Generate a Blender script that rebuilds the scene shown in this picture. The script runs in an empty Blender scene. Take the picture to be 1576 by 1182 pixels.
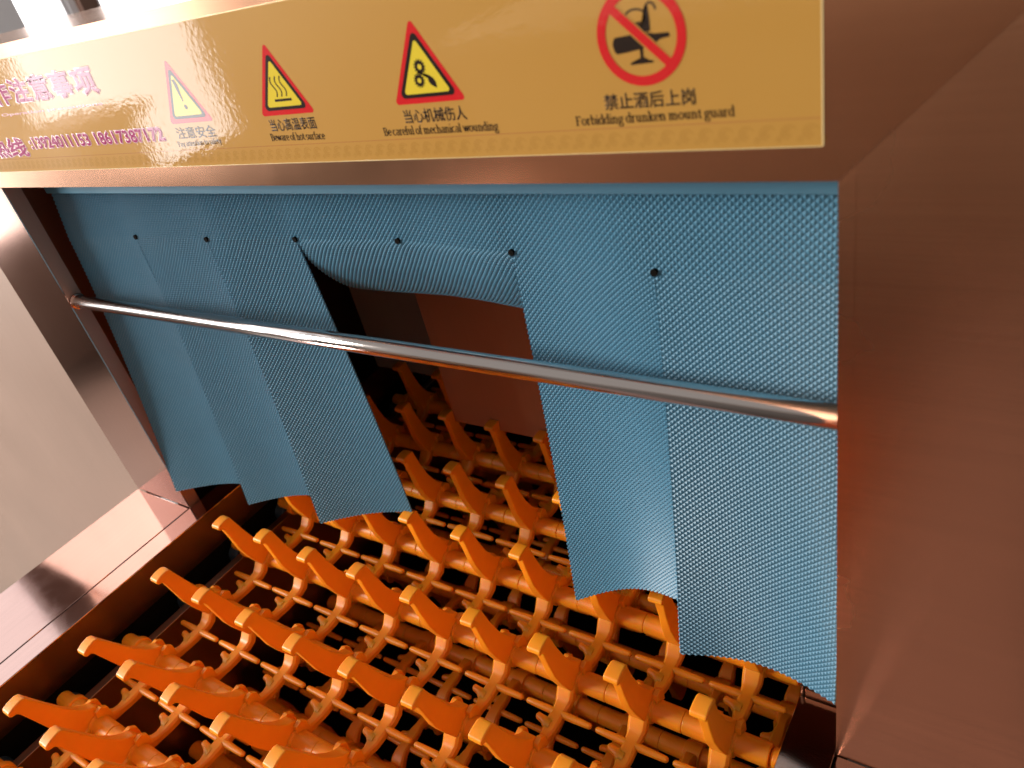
import bpy, bmesh, math, random
import numpy as np
from mathutils import Vector, Matrix
random.seed(4)
scene = bpy.context.scene
col = scene.collection

# ------------------------------------------------------------------ camera
cam_d = bpy.data.cameras.new("camera")
cam = bpy.data.objects.new("camera", cam_d)
col.objects.link(cam)
R = [[0.8211937891672387, 0.5277501391540754, -0.21707268657296824],
     [0.13666795275129276, -0.5512125163711301, -0.8230957614315466],
     [-0.5540420844339563, 0.6462542475053147, -0.5247788260376142]]
cam.matrix_world = Matrix(((R[0][0], -R[1][0], -R[2][0], 0.7726),
                           (R[0][1], -R[1][1], -R[2][1], -0.2999),
                           (R[0][2], -R[1][2], -R[2][2], 0.5009),
                           (0, 0, 0, 1)))
cam_d.sensor_width = 36
cam_d.lens = 1195.1 / 1576 * 36
cam_d.clip_start = 0.01
cam_d.clip_end = 200
cam_d.dof.use_dof = True
cam_d.dof.focus_distance = 0.60
cam_d.dof.aperture_fstop = 9.0
scene.camera = cam

# ------------------------------------------------------------------ light
scene.view_settings.view_transform = 'Standard'
scene.view_settings.look = 'None'
scene.view_settings.exposure = 0.25
scene.view_settings.gamma = 1.0
w = bpy.data.worlds.new("World")
scene.world = w
w.use_nodes = True
bg = w.node_tree.nodes["Background"]
# a bright workshop above eye level, its darker lower half below
wt = w.node_tree
_tc = wt.nodes.new('ShaderNodeTexCoord'); _sx = wt.nodes.new('ShaderNodeSeparateXYZ'); _cr = wt.nodes.new('ShaderNodeValToRGB')
wt.links.new(_tc.outputs['Generated'], _sx.inputs[0]); wt.links.new(_sx.outputs['Z'], _cr.inputs['Fac'])
_mr = wt.nodes.new('ShaderNodeMapRange'); _mr.inputs['From Min'].default_value = -1; _mr.inputs['From Max'].default_value = 1
wt.links.new(_sx.outputs['Z'], _mr.inputs['Value']); wt.links.new(_mr.outputs[0], _cr.inputs['Fac'])
_cr.color_ramp.elements[0].position = .46; _cr.color_ramp.elements[0].color = (.42, .34, .29, 1)
_cr.color_ramp.elements[1].position = .56; _cr.color_ramp.elements[1].color = (.80, .73, .68, 1)
wt.links.new(_cr.outputs[0], bg.inputs[0])
bg.inputs[1].default_value = 0.33

def area_lamp(name, loc, target, sx, sy, power, color):
    d = bpy.data.lights.new(name, 'AREA')
    d.shape = 'RECTANGLE'; d.size = sx; d.size_y = sy
    d.energy = power; d.color = color
    o = bpy.data.objects.new(name, d); col.objects.link(o)
    o.location = loc
    o.rotation_euler = (Vector(target) - Vector(loc)).to_track_quat('-Z', 'Y').to_euler()
    return o
area_lamp("added_key_light", (-2.2, -2.0, 1.35), (0.35, 0.0, 0.1), 1.2, 0.9, 134, (1.0, 0.93, 0.85))  # added lamp, no window there; side-lights the embossed curtain

# ------------------------------------------------------------------ helpers
def tag(o, label=None, cat=None, group=None, kind=None):
    if label: o['label'] = label
    if cat: o['category'] = cat
    if group: o['group'] = group
    if kind: o['kind'] = kind
    return o

def empty(name, loc, label, cat, group=None):
    o = bpy.data.objects.new(name, None); col.objects.link(o)
    o.location = loc; o.empty_display_size = 0.05
    return tag(o, label, cat, group)

def link(name, me, mat=None, parent=None, loc=None):
    if mat is not None and not me.materials: me.materials.append(mat)
    o = bpy.data.objects.new(name, me); col.objects.link(o)
    if parent is not None:
        o.parent = parent
        o.matrix_parent_inverse = Matrix.Translation(-Vector(parent.location)) if parent.type == 'EMPTY' and parent.parent is None else Matrix()
    if loc is not None: o.location = loc
    return o

def from_bm(name, bm, mat, parent=None, smooth=False, bevel=0, seg=2, loc=None):
    bmesh.ops.recalc_face_normals(bm, faces=bm.faces[:])
    me = bpy.data.meshes.new(name); bm.to_mesh(me); bm.free()
    if smooth:
        me.polygons.foreach_set('use_smooth', [True] * len(me.polygons))
    o = link(name, me, mat, parent, loc)
    if bevel:
        m = o.modifiers.new('bevel', 'BEVEL'); m.width = bevel; m.segments = seg
        m.limit_method = 'ANGLE'; m.angle_limit = math.radians(35)
        if smooth:
            m.harden_normals = True
    return o

def box(bm, x0, x1, y0, y1, z0, z1):
    v = [bm.verts.new((x, y, z)) for x in (x0, x1) for y in (y0, y1) for z in (z0, z1)]
    for f in ((0, 1, 3, 2), (4, 6, 7, 5), (0, 4, 5, 1), (2, 3, 7, 6), (0, 2, 6, 4), (1, 5, 7, 3)):
        bm.faces.new([v[i] for i in f])

def boxes(*bs):
    bm = bmesh.new()
    for b in bs: box(bm, *b)
    return bm

def prism_x(bm, prof, x0, x1):
    """profile of (y, z) points extruded along X"""
    a = [bm.verts.new((x0, y, z)) for y, z in prof]
    b = [bm.verts.new((x1, y, z)) for y, z in prof]
    n = len(prof)
    bm.faces.new(a); bm.faces.new(b[::-1])
    for i in range(n):
        bm.faces.new((a[i], a[(i + 1) % n], b[(i + 1) % n], b[i]))

def prism_y(bm, prof, y0, y1):
    a = [bm.verts.new((x, y0, z)) for x, z in prof]
    b = [bm.verts.new((x, y1, z)) for x, z in prof]
    n = len(prof)
    bm.faces.new(a); bm.faces.new(b[::-1])
    for i in range(n):
        bm.faces.new((a[i], a[(i + 1) % n], b[(i + 1) % n], b[i]))

def lathe_x(bm, rings, n=20, y=0, z=0):
    """rings: list of (x, radius)"""
    prev = None; first = None
    for (x, r) in rings:
        ring = [bm.verts.new((x, y + r * math.cos(2 * math.pi * i / n), z + r * math.sin(2 * math.pi * i / n))) for i in range(n)]
        if prev:
            for i in range(n):
                bm.faces.new((prev[i], prev[(i + 1) % n], ring[(i + 1) % n], ring[i]))
        else: first = ring
        prev = ring
    bm.faces.new(first[::-1]); bm.faces.new(prev)

# ------------------------------------------------------------------ materials
def new_mat(name):
    m = bpy.data.materials.new(name); m.use_nodes = True
    nt = m.node_tree; p = nt.nodes["Principled BSDF"]
    return m, nt, p

def N(nt, t, **kw):
    n = nt.nodes.new(t)
    for k, v in kw.items(): setattr(n, k, v)
    return n

def brushed(name, colr, rough=0.2, axis='X', bump=0.05, tint=0.12, wave=0.35, rv=0.1, metallic=1.0, smudge=0.0, streak=0.06):
    m, nt, p = new_mat(name)
    L = nt.links.new
    tc = N(nt, 'ShaderNodeTexCoord')
    mp = N(nt, 'ShaderNodeMapping')
    s = {'X': (6, 900, 900), 'Y': (900, 6, 900), 'Z': (900, 900, 6)}[axis]
    mp.inputs['Scale'].default_value = s
    L(tc.outputs['Object'], mp.inputs['Vector'])
    n1 = N(nt, 'ShaderNodeTexNoise'); n1.inputs['Scale'].default_value = 1.0; n1.inputs['Detail'].default_value = 3
    L(mp.outputs[0], n1.inputs['Vector'])
    n2 = N(nt, 'ShaderNodeTexNoise'); n2.inputs['Scale'].default_value = 7.0; n2.inputs['Detail'].default_value = 4
    L(tc.outputs['Object'], n2.inputs['Vector'])
    n3 = N(nt, 'ShaderNodeTexNoise'); n3.inputs['Scale'].default_value = 2.6; n3.inputs['Detail'].default_value = 1
    L(tc.outputs['Object'], n3.inputs['Vector'])
    # colour
    mr = N(nt, 'ShaderNodeMapRange'); mr.inputs['To Min'].default_value = 1 - tint; mr.inputs['To Max'].default_value = 1 + tint
    L(n2.outputs['Fac'], mr.inputs['Value'])
    vm = N(nt, 'ShaderNodeVectorMath', operation='SCALE'); vm.inputs[0].default_value = colr
    mp2 = N(nt, 'ShaderNodeMapping'); mp2.inputs['Scale'].default_value = [q / (3 if q < 10 else 4) for q in s]
    L(tc.outputs['Object'], mp2.inputs['Vector'])
    n5 = N(nt, 'ShaderNodeTexNoise'); n5.inputs['Scale'].default_value = 1.0; n5.inputs['Detail'].default_value = 5; n5.inputs['Roughness'].default_value = .7
    L(mp2.outputs[0], n5.inputs['Vector'])
    ms = N(nt, 'ShaderNodeMapRange'); ms.inputs['To Min'].default_value = 1 - streak; ms.inputs['To Max'].default_value = 1 + streak
    L(n5.outputs['Fac'], ms.inputs['Value'])
    mm = N(nt, 'ShaderNodeMath', operation='MULTIPLY'); L(mr.outputs[0], mm.inputs[0]); L(ms.outputs[0], mm.inputs[1])
    L(mm.outputs[0], vm.inputs['Scale'])
    L(vm.outputs[0], p.inputs['Base Color'])
    p.inputs['Metallic'].default_value = metallic
    # roughness
    rr = N(nt, 'ShaderNodeMapRange'); rr.inputs['To Min'].default_value = max(.03, rough - rv); rr.inputs['To Max'].default_value = rough + rv
    L(n2.outputs['Fac'], rr.inputs['Value'])
    if smudge:
        n4 = N(nt, 'ShaderNodeTexNoise'); n4.inputs['Scale'].default_value = 34.0; n4.inputs['Detail'].default_value = 3
        n4.inputs['Roughness'].default_value = .75; n4.inputs['Distortion'].default_value = 1.2
        L(tc.outputs['Object'], n4.inputs['Vector'])
        cr = N(nt, 'ShaderNodeMapRange'); cr.inputs['From Min'].default_value = .48; cr.inputs['From Max'].default_value = .82
        cr.inputs['To Max'].default_value = smudge
        L(n4.outputs['Fac'], cr.inputs['Value'])
        ad = N(nt, 'ShaderNodeMath', operation='ADD'); L(rr.outputs[0], ad.inputs[0]); L(cr.outputs[0], ad.inputs[1])
        L(ad.outputs[0], p.inputs['Roughness'])
    else:
        L(rr.outputs[0], p.inputs['Roughness'])
    b1 = N(nt, 'ShaderNodeBump'); b1.inputs['Strength'].default_value = bump; b1.inputs['Distance'].default_value = 0.0005
    L(n1.outputs['Fac'], b1.inputs['Height'])
    b2 = N(nt, 'ShaderNodeBump'); b2.inputs['Strength'].default_value = wave; b2.inputs['Distance'].default_value = 0.01
    L(n3.outputs['Fac'], b2.inputs['Height']); L(b1.outputs[0], b2.inputs['Normal'])
    L(b2.outputs[0], p.inputs['Normal'])
    return m

COPPER = (0.76, 0.415, 0.255)
M = {}
M['face'] = brushed('copper_face', COPPER, 0.27, 'X', 0.12, .14, .4, rv=.05, streak=.16)
M['hood'] = brushed('copper_hood', COPPER, 0.20, 'X', 0.006, .08, .12, rv=.05, smudge=.03)
M['jamb'] = brushed('copper_jamb', (.70, .41, .32), 0.12, 'Z', 0.05, .06, .25)
M['deck'] = brushed('copper_deck', (0.72, 0.49, 0.45), 0.07, 'Y', 0.03, .06, .07, rv=.025, smudge=.05)
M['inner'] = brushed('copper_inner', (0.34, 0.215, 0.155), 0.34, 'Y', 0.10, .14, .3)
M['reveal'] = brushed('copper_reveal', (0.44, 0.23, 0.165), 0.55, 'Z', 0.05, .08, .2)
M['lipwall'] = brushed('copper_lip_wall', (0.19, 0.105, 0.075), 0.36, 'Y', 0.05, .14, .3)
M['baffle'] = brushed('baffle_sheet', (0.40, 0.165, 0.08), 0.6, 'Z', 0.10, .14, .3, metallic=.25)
M['dark_inner'] = brushed('shade_strip_copper', (0.20, 0.10, 0.07), 0.5, 'Y', 0.10, .14, .3)
M['panel'] = brushed('brushed_panel', (0.37, 0.265, 0.215), 0.50, 'Z', 0.06, .05, .1, metallic=.3, streak=.05)
M['steel'] = brushed('stainless', (0.80, 0.75, 0.73), 0.15, 'X', 0.25, .04, .05, rv=.06)
M['darkflap'] = brushed('dark_flap', (0.24, 0.24, 0.25), 0.5, 'Z', 0.1, .1, .2, metallic=0)

def plastic(name, c, rough=.38, sss=.12, var=.1):
    m, nt, p = new_mat(name); L = nt.links.new
    tc = N(nt, 'ShaderNodeTexCoord'); oi = N(nt, 'ShaderNodeObjectInfo')
    n = N(nt, 'ShaderNodeTexNoise'); n.inputs['Scale'].default_value = 45; n.inputs['Detail'].default_value = 4
    L(tc.outputs['Object'], n.inputs['Vector'])
    mr = N(nt, 'ShaderNodeMapRange'); mr.inputs['To Min'].default_value = 1 - var; mr.inputs['To Max'].default_value = 1 + var
    L(n.outputs['Fac'], mr.inputs['Value'])
    mr2 = N(nt, 'ShaderNodeMapRange'); mr2.inputs['To Min'].default_value = 0.93; mr2.inputs['To Max'].default_value = 1.05
    L(oi.outputs['Random'], mr2.inputs['Value'])
    mm = N(nt, 'ShaderNodeMath', operation='MULTIPLY'); L(mr.outputs[0], mm.inputs[0]); L(mr2.outputs[0], mm.inputs[1])
    vm = N(nt, 'ShaderNodeVectorMath', operation='SCALE'); vm.inputs[0].default_value = c
    L(mm.outputs[0], vm.inputs['Scale']); L(vm.outputs[0], p.inputs['Base Color'])
    p.inputs['Roughness'].default_value = rough
    p.inputs['Specular IOR Level'].default_value = .5
    if sss:
        p.inputs['Subsurface Weight'].default_value = sss
        p.inputs['Subsurface Radius'].default_value = (1.0, .35, .08)
        p.inputs['Subsurface Scale'].default_value = 0.006
    b = N(nt, 'ShaderNodeBump'); b.inputs['Strength'].default_value = .12; b.inputs['Distance'].default_value = .0006
    n2 = N(nt, 'ShaderNodeTexNoise'); n2.inputs['Scale'].default_value = 260; n2.inputs['Detail'].default_value = 2
    L(tc.outputs['Object'], n2.inputs['Vector']); L(n2.outputs['Fac'], b.inputs['Height']); L(b.outputs[0], p.inputs['Normal'])
    return m
M['orange'] = plastic('orange_plastic', (0.98, 0.33, 0.014), .40, .55)
M['blue'] = plastic('blue_pvc', (0.078, 0.232, 0.350), .42, 0, .07)
M['roller'] = plastic('dark_roller', (0.03, 0.045, 0.06), .35, 0)

def flat(name, c, rough=.5, emit=0.0):
    m, nt, p = new_mat(name)
    p.inputs['Base Color'].default_value = (*c, 1); p.inputs['Roughness'].default_value = rough
    if emit:
        p.inputs['Emission Color'].default_value = (*c, 1); p.inputs['Emission Strength'].default_value = emit
    return m
M['black'] = flat('painted_shade_black', (0.006, 0.005, 0.004), .9)  # near-black colour stands in for deep shade in gaps, trough and holes
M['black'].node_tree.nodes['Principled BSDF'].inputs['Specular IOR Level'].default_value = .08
M['inkblack'] = flat('black_print', (0.018, 0.012, 0.010), .28)
M['red'] = flat('red_print', (0.62, 0.018, 0.022), .25)
M['yellow'] = flat('yellow_print', (0.74, 0.58, 0.045), .25)
M['magenta'] = flat('magenta_print', (0.36, 0.02, 0.14), .25)
M['pink'] = flat('pink_print', (0.78, 0.48, 0.52), .25)
M['border'] = flat('border_print', (0.43, 0.225, 0.048), .25)
M['rule'] = flat('rule_print', (0.42, 0.17, 0.06), .25)
M['edge'] = flat('film_edge', (0.80, 0.66, 0.34), .25)

# sticker: gold print under a clear, slightly rippled film
def sticker_mat():
    m, nt, p = new_mat('gold_sticker'); L = nt.links.new
    tc = N(nt, 'ShaderNodeTexCoord')
    n = N(nt, 'ShaderNodeTexNoise'); n.inputs['Scale'].default_value = 5; n.inputs['Detail'].default_value = 3
    L(tc.outputs['Object'], n.inputs['Vector'])
    cr = N(nt, 'ShaderNodeMixRGB')
    cr.inputs[1].default_value = (0.48, 0.245, 0.044, 1); cr.inputs[2].default_value = (0.53, 0.30, 0.070, 1)
    L(n.outputs['Fac'], cr.inputs[0]); L(cr.outputs[0], p.inputs['Base Color'])
    p.inputs['Roughness'].default_value = .45
    p.inputs['Coat Weight'].default_value = 1.0
    p.inputs['Coat Roughness'].default_value = .035
    p.inputs['Coat IOR'].default_value = 1.5
    return m
M['sticker'] = sticker_mat()

def film_bump(m, coat=True):
    """fine orange-peel ripples shared by everything printed on the sticker (object space = world here)"""
    nt = m.node_tree; p = nt.nodes['Principled BSDF']; L = nt.links.new
    g = N(nt, 'ShaderNodeNewGeometry')
    n = N(nt, 'ShaderNodeTexNoise'); n.inputs['Scale'].default_value = 330; n.inputs['Detail'].default_value = 2
    n2 = N(nt, 'ShaderNodeTexNoise'); n2.inputs['Scale'].default_value = 28; n2.inputs['Detail'].default_value = 2
    L(g.outputs['Position'], n.inputs['Vector']); L(g.outputs['Position'], n2.inputs['Vector'])
    b = N(nt, 'ShaderNodeBump'); b.inputs['Strength'].default_value = .07; b.inputs['Distance'].default_value = .0006
    b2 = N(nt, 'ShaderNodeBump'); b2.inputs['Strength'].default_value = .05; b2.inputs['Distance'].default_value = .003
    L(n.outputs['Fac'], b.inputs['Height']); L(n2.outputs['Fac'], b2.inputs['Height']); L(b.outputs[0], b2.inputs['Normal'])
    if coat:
        p.inputs['Coat Weight'].default_value = 1.0; p.inputs['Coat Roughness'].default_value = .035
        p.inputs['Coat IOR'].default_value = 1.62
        p.inputs['Specular IOR Level'].default_value = .1
    L(b2.outputs[0], p.inputs['Coat Normal'])
for k in ('sticker', 'inkblack', 'red', 'yellow', 'magenta', 'pink', 'border', 'rule'):
    film_bump(M[k])

# ------------------------------------------------------------------ the room round it
def concrete():
    m, nt, p = new_mat('workshop_floor'); L = nt.links.new
    tc = N(nt, 'ShaderNodeTexCoord'); n = N(nt, 'ShaderNodeTexNoise'); n.inputs['Scale'].default_value = 2.2; n.inputs['Detail'].default_value = 7
    L(tc.outputs['Object'], n.inputs['Vector'])
    cr = N(nt, 'ShaderNodeMixRGB'); cr.inputs[1].default_value = (.13, .115, .105, 1); cr.inputs[2].default_value = (.24, .215, .20, 1)
    L(n.outputs['Fac'], cr.inputs[0]); L(cr.outputs[0], p.inputs['Base Color']); p.inputs['Roughness'].default_value = .45
    return m
M['floor'] = concrete()
M['frame'] = flat('window_frame_paint', (0.80, 0.80, 0.84), .4)
M['column'] = flat('brown_column_paint', (0.16, 0.085, 0.06), .5)
M['case'] = flat('reflection_block_brown', (0.42, 0.31, 0.23), .7)
M['wall'] = flat('grey_wall_paint', (0.30, 0.27, 0.25), .7)

bm = boxes((-6, 6, -6, 6, -0.92, -0.90)); tag(from_bm('floor', bm, M['floor']), kind='structure')
# bright overcast sky beyond the windows
m, nt, p = new_mat('sky_light')
p.inputs['Base Color'].default_value = (0, 0, 0, 1); p.inputs['Specular IOR Level'].default_value = 0
p.inputs['Emission Color'].default_value = (1.0, 0.965, 0.95, 1)
g_ = N(nt, 'ShaderNodeNewGeometry'); sx_ = N(nt, 'ShaderNodeSeparateXYZ'); mr_ = N(nt, 'ShaderNodeMapRange')
nt.links.new(g_.outputs['Position'], sx_.inputs[0]); nt.links.new(sx_.outputs['Z'], mr_.inputs['Value'])
mr_.inputs['From Min'].default_value = 0.9; mr_.inputs['From Max'].default_value = 1.7   # sunlit yard low, plain sky above
mr_.inputs['To Min'].default_value = 4.4; mr_.inputs['To Max'].default_value = 1.1
nt.links.new(mr_.outputs[0], p.inputs['Emission Strength'])
bm = boxes((-3.62, -3.60, -3.6, 5.6, -0.9, 4.0)); tag(from_bm('sky', bm, m), kind='structure')
bm = boxes((-3.08, -2.98, -2.46, 4.4, -0.90, -0.30), (-3.08, -2.98, -5.6, -2.46, -0.90, 2.9), (-3.08, -2.98, -2.46, 4.4, 2.6, 2.9), (-3.08, -2.98, 4.4, 5.4, -0.90, 2.9))
tag(from_bm('window_wall', bm, M['wall']), kind='structure')
def window_bay(y0, y1, label, grp='tall window bays along the workshop wall', extra=()):
    t = empty('window', (-3.03, (y0 + y1) / 2, -0.30), label, 'window', grp)
    f = .035
    from_bm('window_frame', boxes(*extra, (-3.06, -3.0, y0, y0 + f, -0.30, 2.6), (-3.06, -3.0, y1 - f, y1, -0.30, 2.6),
            (-3.06, -3.0, y0 + f, y1 - f, -0.30, -0.27), (-3.06, -3.0, y0 + f, y1 - f, 2.57, 2.6)), M['frame'], t)
    return t
window_bay(-2.45, -1.42, 'bright window bay reflected in the left half of the gold sticker')
window_bay(-1.20, 0.35, 'bright window bay reflected in the copper at the far left')
window_bay(0.58, 1.86, 'bright window bay seen at the very top left corner above the hood', extra=((-3.06, -3.0, 1.38, 1.60, -0.269, 2.569), (-3.055, -3.005, 1.80, 1.824, -0.269, 2.569)))
window_bay(1.94, 4.40, 'bright window bay seen right of the brown post above the hood')
for (y0, y1, l) in ((-1.42, -1.20, 'brown post mirrored dark at the left end of the gold sticker'),
                    (0.35, 0.58, 'brown post mirrored as the dark band across the copper deck'),
                    (1.86, 1.94, 'narrow brown post between the two bright windows at top left')):
    tag(from_bm('window_post', boxes((-3.07, -2.96, y0, y1, -0.30, 2.6)), M['column']), l, 'post', 'posts between the window bays')
tag(from_bm('storage_crate', boxes((-2.9, -2.5, -1.62, -1.30, -0.90, 0.06), (-2.93, -2.47, -1.65, -1.27, .06, .11)), M['column'], bevel=.01),
    'brown crate standing before the window, mirrored in the sticker', 'crate')

tag(from_bm('reflection_block', boxes((-.35, .90, -1.62, -1.10, -0.90, 0.22), (-.38, .93, -1.65, -1.07, .22, .27)), M['case'], bevel=.012),  # unseen block added to darken the reflection in the right copper face
    'dark brown packing case standing in front of the machine, mirrored in the copper', 'crate')

# ------------------------------------------------------------------ the machine body
W, H = 0.70, 0.382
machine = empty('dishwasher_body', (0.35, 0.0, -0.90), 'rose gold brushed steel dishwashing machine with a wide curtained conveyor opening', 'machine')
# front frame: mitred at the top right corner
g = .00008
def sheet_y(name, prof, y0, y1, mat, bevel=0):
    bm = bmesh.new(); prism_y(bm, prof, y0, y1); return from_bm(name, bm, mat, machine, bevel=bevel)
hood = sheet_y('hood_panel', [(-0.60, H), (W - g, H), (W - g + .107, .489), (-0.60, .489)], 0.0, 0.012, M['hood'])
from_bm('hood_top', boxes((-0.60, 0.95, 0.0125, 0.60, .477, .4885)), M['hood'], machine, bevel=.001)
bm = bmesh.new(); prism_x(bm, [(0.0125, H), (0.0125, H + .012), (0.030, H + .012), (0.030, H)], -.09, W - .002)
from_bm('hood_return', bm, M['face'], machine)
sheet_y('right_face', [(W, 0.0), (W + .106, 0.0), (W + .106, -.88), (1.5, -.88), (1.5, .489), (W + .107 + g, .489), (W + g, H)], 0.0, 0.012, M['face'])
sheet_y('right_edge_fold', [(W + .0004, 0.001), (W + .0065, 0.001), (W + .0065, H + .004), (W + .0004, H - .002)], -0.0002, 0.0002, M['face'], 0)
sheet_y('left_jamb', [(-.105, 0.0012), (0.0, 0.0012), (0.0, H - .0006), (-.105, H - .0006)], 0.0, 0.0010, M['jamb'], 0)
sheet_y('left_side_panel', [(-1.4, -.88), (-.1056, -.88), (-.1056, H - .0006), (-1.4, H - .0006)], 0.006, 0.018, M['panel'])
# reveals
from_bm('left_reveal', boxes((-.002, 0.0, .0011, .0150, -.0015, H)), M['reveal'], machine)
from_bm('left_cavity_wall', boxes((-.034, -.030, .0041, 1.3, -.404, H), (-.030, -.0021, .0041, .0060, .0, H)), M['dark_inner'], machine)  # recess added in darkened colour to give the dark strip by the curtain
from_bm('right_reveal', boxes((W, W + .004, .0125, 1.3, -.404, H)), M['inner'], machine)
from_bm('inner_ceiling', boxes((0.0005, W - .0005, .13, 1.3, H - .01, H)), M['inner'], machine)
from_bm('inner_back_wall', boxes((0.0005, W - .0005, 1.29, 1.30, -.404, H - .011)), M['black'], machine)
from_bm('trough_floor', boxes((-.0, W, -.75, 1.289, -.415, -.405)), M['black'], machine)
# decks left and right of the conveyor
from_bm('left_deck', boxes((-.105, -.0009, -.75, -.0009, -.0018, 0.0)), M['deck'], machine, bevel=.0004)
from_bm('left_deck_skirt', boxes((-.105, -.102, -.75, -.0009, -.88, -.0020)), M['deck'], machine)
from_bm('left_lip', boxes((.0009, .0290, -.75, .11, -.0018, 0.0)), M['deck'], machine, bevel=.0004)
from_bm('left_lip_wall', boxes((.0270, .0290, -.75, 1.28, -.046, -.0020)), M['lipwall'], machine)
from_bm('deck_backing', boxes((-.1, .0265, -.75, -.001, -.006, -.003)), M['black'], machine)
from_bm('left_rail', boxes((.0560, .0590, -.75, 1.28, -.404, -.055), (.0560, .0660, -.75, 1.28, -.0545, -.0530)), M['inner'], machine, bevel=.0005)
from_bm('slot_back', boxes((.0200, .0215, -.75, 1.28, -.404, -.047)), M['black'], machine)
from_bm('right_deck', boxes((W + .0009, W + .105, -.75, -.0009, -.0018, 0.0)), M['deck'], machine, bevel=.0004)
from_bm('right_lip', boxes((.6680, W - .0009, -.75, .0325, -.0018, 0.0)), M['jamb'], machine, bevel=.0004)
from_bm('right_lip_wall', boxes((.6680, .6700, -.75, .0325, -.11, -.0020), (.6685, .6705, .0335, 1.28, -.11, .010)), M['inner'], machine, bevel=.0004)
from_bm('right_corner_block', boxes((.6712, W - .0006, .0335, .30, -.06, .0075)), M['face'], machine, bevel=.001)
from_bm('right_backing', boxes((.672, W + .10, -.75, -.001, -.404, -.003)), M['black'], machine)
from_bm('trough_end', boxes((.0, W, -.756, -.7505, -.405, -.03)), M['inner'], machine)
# baffles hanging inside the tunnel
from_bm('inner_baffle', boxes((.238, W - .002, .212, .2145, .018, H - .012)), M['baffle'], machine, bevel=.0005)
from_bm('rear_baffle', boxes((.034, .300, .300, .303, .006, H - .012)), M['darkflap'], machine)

# ------------------------------------------------------------------ guard rod across the opening
rod = empty('guard_rod', (0.0, .0075, .2655), 'thin polished stainless rod running across the opening in front of the blue curtain', 'rod')
bm = bmesh.new(); lathe_x(bm, [(0.001, .0063), (W - .0008, .0063)], 40)
zL, zR = .2634, .2630
r_ = from_bm('bar', bm, M['steel'], rod, smooth=False, loc=(0.0, .0085, zL))
r_.matrix_parent_inverse = Matrix.Translation(-Vector(rod.location))
r_.data.polygons.foreach_set('use_smooth', [len(p_.vertices) == 4 for p_ in r_.data.polygons])
r_.rotation_euler = (0, -math.atan2(zR - zL, W), 0)
for x_, z_ in ((.0005, zL), (W - .0022, zR)):
    bm = bmesh.new(); lathe_x(bm, [(0, .0080), (.0010, .0082), (.0018, .0074), (.0022, .0066), (.0028, .0063)] if x_ < .1 else [(0, .0063), (.0016, .0063)], 28)
    c_ = from_bm('end_collar', bm, M['jamb'], rod, loc=(x_, .0085, z_), bevel=.0004)
    c_.matrix_parent_inverse = Matrix.Translation(-Vector(rod.location))

# ------------------------------------------------------------------ embossed PVC strip curtain
hp = .1 / 52                       # half diagonal of a pyramid
PH = .00120                       # pyramid height
curtain = empty('strip_curtain', (.35, .04, .375), 'blue embossed plastic strip curtain slit into hanging flaps across the opening', 'curtain')
S0 = .3190                        # slit start height
def y_top(x):                     # the sheet sags a little in plan
    pts = [(-.02, .030), (0, .031), (.1, .041), (.2, .044), (.3, .052), (.4, .057), (.5, .049), (.6, .035), (.7, .034)]
    for (a, ya), (b, yb) in zip(pts, pts[1:]):
        if x <= b:
            t = max(0, (x - a) / (b - a)); t = t * t * (3 - 2 * t)
            return ya + (yb - ya) * t
    return pts[-1][1]
def cloth(name, x0, x1, nv, fn, parent):
    """grid of half-diagonal cells; odd points are pyramid peaks"""
    i0, i1 = int(round(x0 / hp)), int(round(x1 / hp)); nu = i1 - i0
    P = np.zeros((nv + 1, nu + 1, 3))
    for j in range(nv + 1):
        for i in range(nu + 1):
            P[j, i] = fn(min(max((i0 + i) * hp, x0), x1), j / nv)
    du = np.gradient(P, axis=1); dv = np.gradient(P, axis=0)
    n = np.cross(du, dv); n /= np.linalg.norm(n, axis=2, keepdims=True) + 1e-12
    if n[..., 1].mean() > 0: n = -n
    ii, jj = np.meshgrid(np.arange(nu + 1) + i0, np.arange(nv + 1))
    odd = ((ii + jj) % 2 == 1)
    Q = P + n * (odd * PH)[..., None]
    idx = np.arange((nv + 1) * (nu + 1)).reshape(nv + 1, nu + 1)
    faces = []
    for j in range(nv):
        for i in range(nu):
            a, b, c, d = idx[j, i], idx[j, i + 1], idx[j + 1, i + 1], idx[j + 1, i]
            if odd[j, i]: faces += [(a, b, d), (b, c, d)]      # valley b-d
            else: faces += [(a, b, c), (a, c, d)]              # valley a-c
    me = bpy.data.meshes.new(name)
    me.from_pydata(Q.reshape(-1, 3).tolist(), [], [tuple(int(q) for q in f) for f in faces])
    me.update()
    o = link(name, me, M['blue'], parent)
    s = o.modifiers.new('thickness', 'SOLIDIFY'); s.thickness = .0013; s.offset = 1
    # front faces must look towards -Y, thickness goes backwards
    if sum(p_.normal.y * p_.area for p_ in me.polygons) > 0: me.flip_normals()
    s.offset = -1
    return o
TOPZ = S0 + 30 * hp
NVH = 30
def header_fn(x, v):
    yt = y_top(x)
    return (x, yt + (.052 - yt) * .25 * (1 - v) + .0035 * (1 - v), TOPZ + (S0 - TOPZ) * v)
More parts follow.
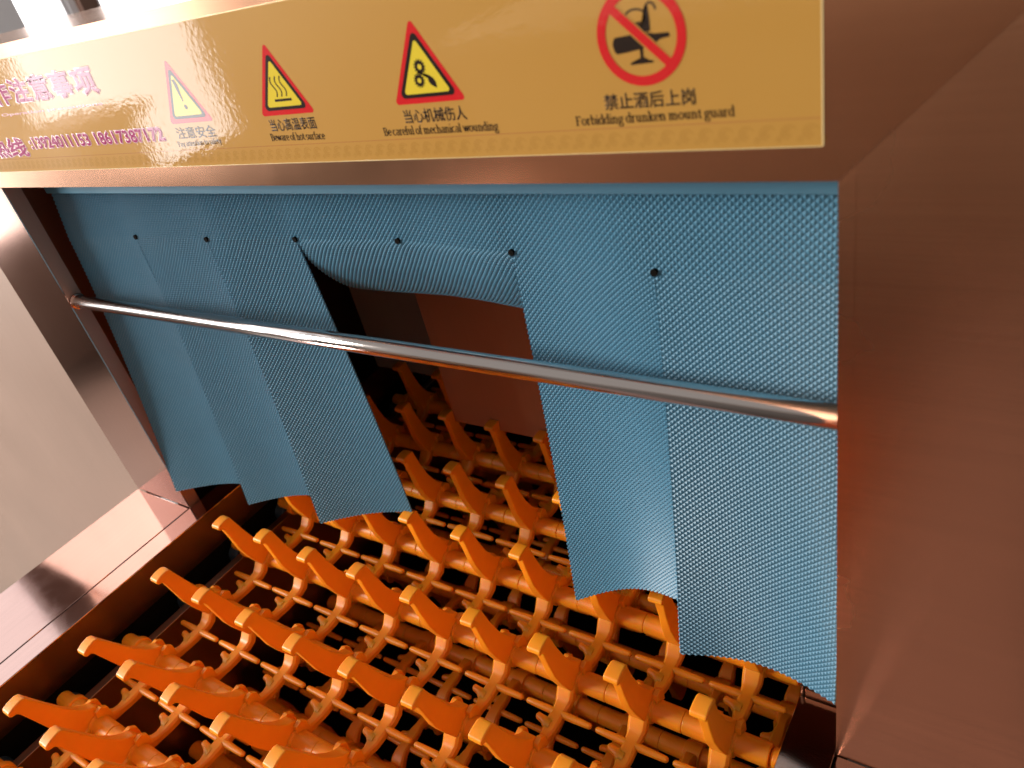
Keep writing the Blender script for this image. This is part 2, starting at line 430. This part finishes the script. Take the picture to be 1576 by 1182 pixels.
# (left y, left z), (right y, right z), bow
STR = {0: ((-.003, .028), (.027, .042), .009), 1: ((.0165, .0210), (.039, .044), .010), 2: ((.0265, .0170), (.062, .032), .010),
       5: ((.0270, .0310), (.010, .092), .012), 6: ((-.0005, .0500), (.004, .047), .011)}
def full(x0, x1, n, fn):
    tot = NVH + n
    def f2(x, v):
        j = v * tot
        return header_fn(x, j / NVH) if j <= NVH else fn(x, (j - NVH) / n)
    return cloth('curtain_flap', x0, x1, tot, f2, curtain)
for k in range(7):
    x0, x1 = .1 * k, min(.1 * (k + 1), W - .001)
    if k in STR:
        (yl, zl), (yr, zr), bow = STR[k]
        def fn(x, v, x0=x0, x1=x1, yl=yl, zl=zl, yr=yr, zr=zr, bow=bow):
            t = (x - x0) / (x1 - x0)
            yb = yl + (yr - yl) * t; zb = zl + (zr - zl) * t
            yt = y_top(x)
            e = v ** 1.15 if x0 > .25 else v ** (1.15 - .25 * t)
            bz = bow * v ** 1.5 if x0 > .25 else bow * v ** .75 * (1 - .35 * v)
            return (x, yt + (yb - yt) * e + bz * math.sin(math.pi * t) + .002 * math.sin(math.pi * v), S0 + (zb - S0) * v)
        full(x0, x1, 150, fn)
    else:
        def fn(x, v, k=k):
            # pushed inwards and folded up behind: a U-shaped path in (y, z)
            t = (x - .3) / .2
            pth = [(0, 0), (.006, -.022), (.020, -.044), (.038, -.062), (.056, -.071), (.074, -.070), (.088, -.056), (.094, -.034), (.096, -.008), (.097, .020)]
            q = v * (len(pth) - 1); i = min(int(q), len(pth) - 2); f = q - i
            def cr(c):
                p0 = pth[max(i - 1, 0)][c]; p1 = pth[i][c]; p2 = pth[i + 1][c]; p3 = pth[min(i + 2, len(pth) - 1)][c]
                return .5 * (2 * p1 + (p2 - p0) * f + (2 * p0 - 5 * p1 + 4 * p2 - p3) * f * f + (3 * p1 - p0 - 3 * p2 + p3) * f ** 3)
            dy, dz = cr(0), cr(1)
            sc = .90 + .07 * t
            off = .0015 * v if k == 3 else 0
            return (x + .006 * v, y_top(x) + dy * sc + off, S0 + dz * (sc + .04) )
        full(x0, x1, 110, fn)
# punched holes at the slit ends, black discs laid on to paint in their dark depth
for k in range(1, 7):
    bm = bmesh.new()
    bmesh.ops.create_cone(bm, cap_ends=True, segments=20, radius1=.0021, radius2=.0021, depth=.0030)
    bmesh.ops.rotate(bm, verts=bm.verts, cent=(0, 0, 0), matrix=Matrix.Rotation(math.pi / 2, 3, 'X'))
    o = from_bm('slit_hole', bm, M['black'], curtain, loc=(.1 * k + .0006, y_top(.1 * k) - .0004, S0 + .0006))
bm = bmesh.new(); prism_x(bm, [(.0318, .3632), (.0318, .3815), (.0345, .3815), (.0345, .3632)], 0.002, W - .002)
from_bm('clamp_strip', bm, M['blue'], curtain, bevel=.0008)

# ------------------------------------------------------------------ conveyor
XP, YP, ZT = .065, .0735, -.050
conv = empty('finger_conveyor', (.361, 0.0, ZT), 'orange plastic conveyor with rows of upright hooked fingers running into the machine', 'conveyor')

def link_mesh():
    bm = bmesh.new()
    e = .0324
    lathe_x(bm, [(-e, .0086), (-e + .0005, .0091), (-.0085, .0092), (-.0080, .0112), (.0080, .0112), (.0085, .0092), (e - .0005, .0091), (e, .0086)], 14)
    # clamp ears above the tube behind the finger
    for sx in (-1, 1):
        prism_x(bm, [(.000, .006), (.002, .0155), (.008, .0165), (.0125, .0120), (.0125, .0)], sx * .0085 - .0022, sx * .0085 + .0022)
    # arm: a band that leaves the tube forward, dips, and reaches the next tube
    ctr = [(-.004, .002, .0070, .0055), (-.0125, .0010, .0080, .0050), (-.0165, -.0045, .0078, .0046), (-.0225, -.0080, .0066, .0044), (-.0310, -.0088, .0058, .0044),
           (-.0400, -.0088, .0060, .0042), (-.0460, -.0092, .0056, .0040), (-.0520, -.0094, .0042, .0040), (-.0580, -.0086, .0044, .0046), (-.0650, -.0050, .0064, .0060)]
    prev = None
    for i, (y, z, hw, ht) in enumerate(ctr):
        a = ctr[max(i - 1, 0)]; b = ctr[min(i + 1, len(ctr) - 1)]
        ty, tz = b[0] - a[0], b[1] - a[1]; l = math.hypot(ty, tz); ny, nz = -tz / l, ty / l
        if nz < 0: ny, nz = -ny, -nz
        pr = [(-hw, -.6), (-hw, .6), (-hw * .7, 1), (hw * .7, 1), (hw, .6), (hw, -.6), (hw * .7, -1), (-hw * .7, -1)]
        ring = [bm.verts.new((x, y + ny * ht * s, z + nz * ht * s)) for x, s in pr]
        if prev:
            for q in range(8): bm.faces.new((prev[q], prev[(q + 1) % 8], ring[(q + 1) % 8], ring[q]))
        else: bm.faces.new(ring[::-1])
        prev = ring
    bm.faces.new(prev)
    # stub on the left of the arm just past the pegs, with a fat root
    def stub(rings, n=10):
        prev = None
        for (x, y, z, ry, rz) in rings:
            ring = [bm.verts.new((x, y + ry * math.cos(2 * math.pi * q / n), z + rz * math.sin(2 * math.pi * q / n))) for q in range(n)]
            if prev:
                for q in range(n): bm.faces.new((prev[q], prev[(q + 1) % n], ring[(q + 1) % n], ring[q]))
            else: bm.faces.new(ring)
            prev = ring
        bm.faces.new(prev[::-1])
    stub([(.000, -.0420, -.0080, .0058, .0040), (-.0060, -.0412, -.0078, .0050, .0038), (-.0090, -.0400, -.0075, .0036, .0034), (-.0140, -.0390, -.0072, .0032, .0031), (-.0154, -.0390, -.0072, .0016, .0016)])
    return bm
def finger_mesh():
    bm = bmesh.new()
    # front edge upwards, hooked head, back edge down; with the half width at each point
    prof = [(-.0130, .000, .0066), (-.0165, .0085, .0063), (-.0212, .0205, .0055), (-.0252, .0345, .0044), (-.0275, .0520, .0037), (-.0298, .0690, .0042), (-.0314, .0732, .0050),
            (-.0350, .0750, .0058), (-.0362, .0772, .0061), (-.0348, .0802, .0061), (-.0290, .0814, .0061), (-.0225, .0814, .0060), (-.0192, .0797, .0057), (-.0182, .0755, .0050),
            (-.0160, .0680, .0042), (-.0126, .0560, .0037), (-.0073, .0385, .0043), (-.0015, .0268, .0052), (.0032, .0203, .0058), (.0080, .0170, .0060), (.0105, .009, .0060), (.007, .000, .0060)]
    n = len(prof)
    a = [bm.verts.new((-h, y, z)) for y, z, h in prof]; b = [bm.verts.new((h, y, z)) for y, z, h in prof]
    # quads bridging front and back edges keep the two flat sides well shaded
    pairs = [(0, 21), (1, 20), (2, 18), (3, 16), (4, 15), (5, 14), (6, 13)]
    def side(v, rev):
        fs = [(v[0], v[1], v[20], v[21]), (v[1], v[2], v[18], v[19], v[20]), (v[2], v[3], v[16], v[17], v[18]), (v[3], v[4], v[15], v[16]), (v[4], v[5], v[14], v[15]),
              (v[5], v[6], v[13], v[14]), (v[6], v[7], v[8], v[9], v[10], v[11], v[12], v[13])]
        for f in fs: bm.faces.new(f if not rev else f[::-1])
    side(a, False); side(b, True)
    for i in range(n):
        j = (i + 1) % n
        bm.faces.new((a[i], a[j], b[j], b[i]))
    return bm
def peg_mesh():
    bm = bmesh.new()
    for s in (-1, 1):
        r = [(s * .003, .0034), (s * .010, .0033), (s * .024, .0029), (s * .0290, .0026), (s * .0306, .0014)]
        if s < 0: r = r[::-1]
        lathe_x(bm, r, 10, -.0300, -.0075)
    return bm
lk = from_bm('carrier_link', link_mesh(), M['orange'], conv, smooth=True, bevel=.0007, seg=2)
fg = from_bm('finger', finger_mesh(), M['orange'], lk, smooth=True, bevel=.0011, seg=3)
pg = from_bm('cross_peg', peg_mesh(), M['orange'], lk, smooth=True, bevel=.0004, seg=1)
for o_ in (lk, fg, pg):
    o_.modifiers.new('normals', 'WEIGHTED_NORMAL').keep_sharp = True
# bake the shared meshes once
dg = bpy.context.evaluated_depsgraph_get()
for o_ in (lk, fg, pg):
    me_ = bpy.data.meshes.new_from_object(o_.evaluated_get(dg)); o_.modifiers.clear(); o_.data = me_; me_.name = o_.name
proto = (lk, fg, pg)
TILT = {0: 8, 1: 8, 2: 10, 3: 4, 4: 0, 5: -2}
first = True
def place(x, y, z, rx, flip=False):
    global first
    if first: l, cs = lk, (fg, pg); first = False
    else:
        l = lk.copy(); col.objects.link(l); cs = []
        for c in (fg, pg):
            d = c.copy(); col.objects.link(d); d.parent = l; d.matrix_parent_inverse = Matrix(); cs.append(d)
    l.location = (x, y, z); l.rotation_euler = (rx, 0, 0)
    cs[0].rotation_euler = (math.radians(random.uniform(-1.2, 1.2)), 0, math.radians(random.uniform(-1.5, 1.5)))
    return l
lk.matrix_parent_inverse = Matrix.Translation(-Vector(conv.location))
for r in range(-1, 11):
    ty = .010 + YP * (r - 4)
    tl = math.radians(TILT.get(r, 8 if r < 0 else -2))
    for i in range(9):
        l = place(.101 + XP * i, ty, ZT + random.uniform(-.0004, .0004), 0)
        for c in l.children:
            if c.name.startswith('finger'): c.rotation_euler.x += tl
    # end stubs and side rollers
    for (xa, xb, nm) in ((.040, .0685, 'axle_end'), (.6540, .6665, 'axle_end')):
        bm = bmesh.new(); lathe_x(bm, [(xa, .0060), (xa + .002, .0075), (xb - .008, .0075), (xb - .007, .0110), (xb - .001, .0110), (xb, .0085)], 18, ty, ZT)
        from_bm(nm, bm, M['orange'] if xa < .1 else M['orange'], conv, smooth=True, bevel=.0005)
    bm = bmesh.new(); lathe_x(bm, [(.0330, .0100), (.0345, .0135), (.0480, .0135), (.0500, .0100)], 24, ty, ZT - .016)
    from_bm('roller', bm, M['roller'], conv, smooth=True, bevel=.001)
# return run: the same links hanging upside down below
for r in range(-1, 9):
    ty = -.006 + YP * (r - 3)
    for i in range(9):
        l = place(.101 + XP * i + .002, ty, ZT - .150, math.pi)

# ------------------------------------------------------------------ the sticker and everything printed on it
SX0, SX1, SZ0, SZ1 = -.16, .6945, .3962, .4795
label = empty('warning_sticker', (.27, -.0005, .395), 'glossy gold sticker with warning triangles and Chinese lettering along the hood', 'sticker')
from_bm('film', boxes((SX0, SX1, -.0006, -.0001, SZ0, SZ1)), M['sticker'], label)
from_bm('film_edge', boxes((SX1, SX1 + .0005, -.0007, -.0001, SZ0, SZ1), (SX0, SX1, -.0007, -.0001, SZ0 - .0003, SZ0), (SX0, SX1, -.0007, -.0001, SZ1, SZ1 + .0004)), M['edge'], label)
Y = [-.00064]
def poly(name, pts, mat, lay=0, parent=label, hole=None):
    """flat print: polygon in the sticker plane, a hair proud of the film"""
    bm = bmesh.new(); y = -.00064 - .00004 * lay
    if hole:
        n = len(pts)
        a = [bm.verts.new((x, y, z)) for x, z in pts]; b = [bm.verts.new((x, y, z)) for x, z in hole]
        for i in range(n): bm.faces.new((a[i], a[(i + 1) % n], b[(i + 1) % n], b[i]))
    else:
        f = bm.faces.new([bm.verts.new((x, y, z)) for x, z in pts])
        bmesh.ops.triangulate(bm, faces=[f])
    for f in bm.faces:
        f.normal_update()
        if f.normal.y > 0: f.normal_flip()
    me = bpy.data.meshes.new(name); bm.to_mesh(me); bm.free()
    return link(name, me, mat, parent)
def rtri(p3, r, seg=6):
    """rounded triangle"""
    out = []
    for k in range(3):
        p = Vector(p3[k]); a = (Vector(p3[k - 1]) - p).normalized(); b = (Vector(p3[(k + 1) % 3]) - p).normalized()
        ang = a.angle(b) / 2; bis = (a + b).normalized(); c = p + bis * (r / math.sin(ang)); t = r / math.tan(ang)
        s = (p + a * t) - c; e = (p + b * t) - c
        a0 = math.atan2(s.y, s.x); a1 = math.atan2(e.y, e.x); d = (a1 - a0 + math.pi) % (2 * math.pi) - math.pi
        out += [(c.x + r * math.cos(a0 + d * q / seg), c.y + r * math.sin(a0 + d * q / seg)) for q in range(seg + 1)]
    return out
def stroke(bm, pts, w, y, nib=None):
    """thick polyline; nib=(wx, wz) gives a broad-pen contrast"""
    def wd(d):
        if nib is None: return w
        return math.hypot(nib[0] * d[1], nib[1] * d[0])
    L_ = []; R_ = []
    for i, p in enumerate(pts):
        a = pts[max(i - 1, 0)]; b = pts[min(i + 1, len(pts) - 1)]
        dx, dz = b[0] - a[0], b[1] - a[1]; l = math.hypot(dx, dz) or 1; dx /= l; dz /= l
        h = wd((dx, dz)) / 2
        L_.append(bm.verts.new((p[0] - dz * h, y, p[1] + dx * h))); R_.append(bm.verts.new((p[0] + dz * h, y, p[1] - dx * h)))
    for i in range(len(pts) - 1):
        f = bm.faces.new((L_[i], L_[i + 1], R_[i + 1], R_[i])); f.normal_update()
        if f.normal.y > 0: f.normal_flip()
def strokes(name, lines, w, mat, lay=1, parent=label, nib=None):
    bm = bmesh.new(); y = -.00064 - .00004 * lay
    for l in lines: stroke(bm, l, w, y, nib)
    me = bpy.data.meshes.new(name); bm.to_mesh(me); bm.free()
    return link(name, me, mat, parent)
def arc(cx, cz, rx, rz, a0, a1, n=14):
    return [(cx + rx * math.cos(math.radians(a0 + (a1 - a0) * i / n)), cz + rz * math.sin(math.radians(a0 + (a1 - a0) * i / n))) for i in range(n + 1)]

def text(name, body, x0, x1, zb, zt, mat, lay=1, bold=0.0, parent=label, sp=1.0, ref=None):
    cu = bpy.data.curves.new(name, 'FONT'); cu.body = body; cu.size = 1.0; cu.bevel_depth = bold; cu.bevel_resolution = 1; cu.resolution_u = 3; cu.space_character = sp
    o = bpy.data.objects.new(name, cu); col.objects.link(o)
    bpy.context.view_layer.update()
    me = bpy.data.meshes.new_from_object(o.evaluated_get(bpy.context.evaluated_depsgraph_get()))
    bpy.data.objects.remove(o); bpy.data.curves.remove(cu)
    n = len(me.vertices); c = np.zeros(n * 3); me.vertices.foreach_get('co', c); c = c.reshape(-1, 3)
    if ref is None:
        ref = (c[:, 0].min() + bold, c[:, 0].max() - bold, c[:, 1].min() + bold, c[:, 1].max() - bold)
    sx = (x1 - x0) / (ref[1] - ref[0]); sz = (zt - zb) / (ref[3] - ref[2])
    out = np.zeros_like(c)
    out[:, 0] = x0 + (c[:, 0] - ref[0]) * sx; out[:, 1] = -.00062 - .00006 * lay - (.00002 * c[:, 2] / bold if bold else 0); out[:, 2] = zb + (c[:, 1] - ref[2]) * sz
    me.vertices.foreach_set('co', out.ravel()); me.update(); me.materials.clear(); me.name = name
    return link(name, me, mat, parent), ref

# a small book-serif alphabet drawn with a broad pen (x-height 1, ascender 1.55)
def A(*a): return arc(*a, n=10)
def bar(x, z, w=.26): return [(x - w, z), (x + w, z)]
G = {
 'F': (1.15, [[(.3, 0), (.3, 1.45)], [(.05, 1.45), (1.0, 1.45), (1.0, 1.15)], [(.3, .75), (.78, .75)], bar(.3, 0)]),
 'B': (1.2, [[(.3, 0), (.3, 1.45)], [(.05, 1.45), (.6, 1.45)] , A(.6, 1.12, .36, .33, 90, -90), A(.6, .40, .42, .40, 90, -90), [(.3, .79), (.6, .79)], [(.05, 0), (.6, 0)]]),
 'P': (1.1, [[(.3, 0), (.3, 1.45)], [(.05, 1.45), (.6, 1.45)], A(.6, 1.08, .38, .37, 90, -90), [(.3, .71), (.6, .71)], bar(.3, 0)]),
 'O': (1.3, [A(.65, .73, .52, .72, 0, 360)]),
 'a': (.95, [A(.45, .72, .28, .28, 150, 0), [(.73, .72), (.73, .12), (.9, 0)], A(.4, .28, .28, .28, 60, 330)]),
 'b': (1.0, [[(.22, 0), (.22, 1.55)], bar(.12, 1.55, .14), A(.50, .5, .38, .5, 130, -140)]),
 'c': (.85, [A(.48, .5, .38, .5, 50, 310)]),
 'd': (1.0, [[(.76, 0), (.76, 1.55)], bar(.66, 1.55, .14), bar(.86, 0, .12), A(.48, .5, .38, .5, 50, 320)]),
 'e': (.88, [A(.46, .5, .38, .5, 0, 315), [(.1, .52), (.82, .52)]]),
 'f': (.62, [[(.28, 0), (.28, 1.25)], A(.52, 1.25, .24, .3, 180, 60), bar(.28, 0), [(.05, .97), (.6, .97)]]),
 'g': (.95, [A(.44, .62, .30, .36, 0, 360), A(.46, -.28, .38, .28, 0, 360), [(.3, .28), (.2, .1), (.5, .02), (.8, -.1)], [(.7, .9), (.92, .98)]]),
 'h': (1.1, [[(.25, 0), (.25, 1.55)], bar(.15, 1.55, .14), bar(.25, 0), A(.54, .68, .27, .30, 180, 0), [(.81, .68), (.81, 0)], bar(.81, 0)]),
 'i': (.5, [[(.25, 0), (.25, 1.0)], bar(.16, .98, .12), bar(.25, 0), [(.25, 1.32), (.25, 1.52)]]),
 'k': (1.05, [[(.25, 0), (.25, 1.55)], bar(.15, 1.55, .14), bar(.25, 0), [(.28, .45), (.78, .97)], bar(.8, .97, .18), [(.42, .55), (.85, 0)], bar(.88, 0, .2)]),
 'l': (.5, [[(.25, 0), (.25, 1.55)], bar(.15, 1.55, .14), bar(.25, 0)]),
 'm': (1.65, [[(.25, 0), (.25, 1.0)], bar(.15, .98, .13), bar(.25, 0, .2), A(.5, .68, .26, .30, 170, 0), [(.76, .68), (.76, 0)], bar(.76, 0, .2), A(1.03, .68, .27, .30, 170, 0), [(1.3, .68), (1.3, 0)], bar(1.3, 0, .2)]),
 'n': (1.1, [[(.25, 0), (.25, 1.0)], bar(.15, .98, .13), bar(.25, 0, .22), A(.54, .68, .27, .30, 170, 0), [(.81, .68), (.81, 0)], bar(.81, 0, .22)]),
 'o': (.98, [A(.48, .5, .39, .5, 0, 360)]),
 'p': (1.0, [[(.22, -.5), (.22, 1.0)], bar(.12, .98, .14), bar(.22, -.5), A(.50, .5, .38, .5, 140, -130)]),
 'r': (.78, [[(.25, 0), (.25, 1.0)], bar(.15, .98, .13), bar(.25, 0), A(.56, .68, .28, .30, 170, 60)]),
 's': (.75, [A(.38, .74, .26, .24, 30, 250), A(.38, .26, .28, .25, 80, -150)]),
 't': (.62, [[(.28, .15), (.28, 1.3)], A(.48, .2, .2, .2, 180, 320), [(.05, .97), (.58, .97)]]),
 'u': (1.1, [[(.25, 1.0), (.25, .32)], A(.52, .32, .27, .30, 180, 360), [(.79, 1.0), (.79, 0)], bar(.16, .98, .13), bar(.7, .98, .13), bar(.88, 0, .12)]),
 'w': (1.45, [[(.15, 1.0), (.45, 0)], [(.45, 0), (.72, .95)], [(.72, .95), (1.0, 0)], [(1.0, 0), (1.3, 1.0)], bar(.15, .98, .18), bar(.72, .98, .12), bar(1.3, .98, .16)]),
 'y': (1.0, [[(.15, 1.0), (.5, 0)], [(.85, 1.0), (.4, -.35), (.2, -.48)], bar(.15, .98, .18), bar(.85, .98, .15)]),
 ' ': (.42, []),
}
def serif(name, s, x0, x1, z0, z1, xh, mat, wt=.27):
    """baseline runs from (x0, z0) to (x1, z1); xh is the x-height"""
    tot = sum(G[c][0] for c in s); k = (x1 - x0) / tot
    bm = bmesh.new(); x = 0
    for ch in s:
        for ln in G[ch][1]:
            pts = []
            for (a, b) in ln:
                X = x0 + (x + a) * k; pts.append((X, z0 + (z1 - z0) * (X - x0) / (x1 - x0) + b * xh))
            stroke(bm, pts, 0, -.00068, nib=(wt * min(k, xh), wt * .55 * xh))
        x += G[ch][0]
    me = bpy.data.meshes.new(name); bm.to_mesh(me); bm.free()
    return link(name, me, mat, label)

def warning_triangle(ax, bl, br, zt, zb, full=True):
    o = poly('warning_triangle', rtri([(ax, zt + .002), (bl - .0012, zb), (br + .0012, zb)], .0016), M['red'], 0)
    cx = (ax + bl + br) / 3; cz = (zt + 2 * zb) / 3
    def ins(f, dz=.0): return [(cx + (x - cx) * f, cz + (z - cz) * f + dz) for x, z in [(ax, zt + .002), (bl - .0012, zb), (br + .0012, zb)]]
    poly('black_ring', rtri(ins(.81, .0004), .0022), M['inkblack'], 1)
    poly('yellow_field', rtri(ins(.65, .0003), .0012), M['yellow'], 2)
    return o
# 1 general warning
warning_triangle(.3152, .2938, .3372, .4606, .4238)
poly('exclamation_stroke', [(.3135, .4500), (.3160, .4502), (.3172, .4470), (.3164, .4370), (.3154, .4368), (.3140, .4440)], M['inkblack'], 3)
poly('exclamation_dot', arc(.3163, .4335, .0016, .0016, 0, 330, 11), M['inkblack'], 3)
text('sign_caption', '注意安全', .2945, .3355, .4142, .4215, M['inkblack'], 1, .012)
serif('sign_subtitle', 'Pay attention to safety', .2905, .3370, .4092, .4100, .0022, M['inkblack'])
# 2 hot surface
warning_triangle(.4072, .3850, .4282, .4606, .4238)
poly('hot_plate', [(.4000, .4312), (.4142, .4312), (.4142, .4326), (.4000, .4326)], M['inkblack'], 3)
wv = [[(x + .0013 * math.sin(q / 12 * 2 * math.pi), .4338 + .0108 * q / 12) for q in range(13)] for x in (.4030, .4069, .4108)]
strokes('steam_lines', wv, .0009, M['inkblack'], 3)
text('sign_caption', '当心高温表面', .3880, .4265, .4150, .4218, M['inkblack'], 1, .016)
serif('sign_subtitle', 'Beware of hot surface', .3845, .4300, .4097, .4091, .0027, M['inkblack'])
# 3 mechanical wounding
warning_triangle(.5118, .4896, .5328, .4606, .4238)
def gear(cx, cz, r, name='gear'):
    n = 14; o = []
    for q in range(n):
        a = 2 * math.pi * q / n
        for da, rr in ((-.14, r * .78), (-.08, r), (.08, r), (.14, r * .78)): o.append((cx + rr * math.cos(a + da), cz + rr * math.sin(a + da)))
    h = [(cx + .34 * r * math.cos(math.atan2(z - cz, x - cx)), cz + .34 * r * math.sin(math.atan2(z - cz, x - cx))) for x, z in o]
    poly(name, o, M['inkblack'], 3, hole=h)
gear(.5107, .4407, .0037); gear(.5084, .4345, .0035)
poly('hand_shape', [(.5118, .4376), (.5135, .4372), (.5150, .4367), (.5172, .4352), (.5183, .4332), (.5184, .4304), (.5166, .4311), (.5148, .4323), (.5139, .4338), (.5140, .4352), (.5126, .4360), (.5114, .4366)], M['inkblack'], 3)
strokes('hand_cuff', [[(.5085, .4387), (.5120, .4370), (.5142, .4360)]], .0010, M['inkblack'], 3)
text('sign_caption', '当心机械伤人', .4920, .5316, .4145, .4212, M['inkblack'], 1, .016)
serif('sign_subtitle', 'Be careful of mechanical wounding', .4748, .5485, .4090, .4088, .0027, M['inkblack'])
# 4 no drinking
cx, cz, ro, ri = .6262, .4424, .0191, .0152
poly('prohibition_ring', arc(cx, cz, ro, ro, 0, 354, 59), M['red'], 3, hole=arc(cx, cz, ri, ri, 0, 354, 59))
strokes('prohibition_slash', [[(cx - .0112, cz + .0112), (cx + .0112, cz - .0112)]], .0036, M['red'], 4)
strokes('slash_outline', [[(cx - .0106, cz + .0106), (cx + .0106, cz - .0106)]], .0046, M['sticker'], 3)
poly('bottle_shape', [(.6142, .4420), (.6150, .4428), (.6215, .4432), (.6290, .4434), (.6325, .4427), (.6383, .4426), (.6385, .4410), (.6345, .4405), (.6322, .4392), (.6280, .4380), (.6250, .4374), (.6200, .4368), (.6152, .4364), (.6142, .4374), (.6136, .4400)], M['inkblack'], 1)
poly('glass_stem', [(.6253, .4380), (.6268, .4380), (.6266, .4345), (.6278, .4333), (.6306, .4328), (.6306, .4320), (.6205, .4318), (.6206, .4326), (.6240, .4332), (.6252, .4343)], M['inkblack'], 1)
poly('glass_bowl', [(.6253, .4466), (.6280, .4470), (.6292, .4488), (.6292, .4530), (.6306, .4530), (.6308, .4480), (.6306, .4438), (.6262, .4434)], M['inkblack'], 2)
strokes('glass_rim', [arc(.6250, .4497, .0043, .0026, 20, 300, 20), arc(.6315, .4512, .0022, .0028, 175, 0, 10)], .0008, M['inkblack'], 2)
text('sign_caption', '禁止酒后上岗', .6060, .6465, .4145, .4210, M['inkblack'], 1, .018)
serif('sign_subtitle', 'Forbidding drunken mount guard', .5905, .6620, .4088, .4092, .0026, M['inkblack'])
# title and phone line, pink outline under dark magenta
for (nm, s, a, b, z0, z1, bo, w_) in (('title_lettering', '操作注意事项', .0490, .2290, .4487, .4655, .026, .070),
                                     ('phone_lettering', '热线', .0260, .0860, .4085, .4230, .026, .070),
                                     ('phone_lettering', ':13924011153 18617387172', .0960, .2790, .4140, .4225, .026, .080)):
    o1, rf = text(nm, s, a, b, z0, z1, M['magenta'], 2, bo, sp=1.22 if nm[0] == 't' else 1.0)
    text(nm.split('_')[0] + '_outline', s, a, b, z0, z1, M['pink'], 0, w_, ref=rf, sp=1.22 if nm[0] == 't' else 1.0)
text('title_subtitle', 'Operation precautions', .0760, .2255, .4398, .4425, M['pink'], 1, .03)
# lower rule and the scroll border beneath it
strokes('lower_rule', [[(SX0, .4065), (SX1, .4068)]], .00035, M['rule'], 0)
lines = []
n_ = int((SX1 - SX0) / .0082)
for q in range(n_):
    c = SX0 + .006 + q * .0082
    for r_i, a0 in ((.0030, 200), (.0019, 230), (.0009, 260)):
        lines.append(arc(c, .4018, r_i, r_i * .95, a0 - 180, a0 + 70, 9))
    lines.append([(c + .0028, .3988), (c + .0041, .4003), (c + .0054, .3988)])
    lines.append([(c + .0034, .3981), (c + .0041, .3990), (c + .0048, .3981)])
strokes('scroll_border', lines, .00032, M['border'], 0)
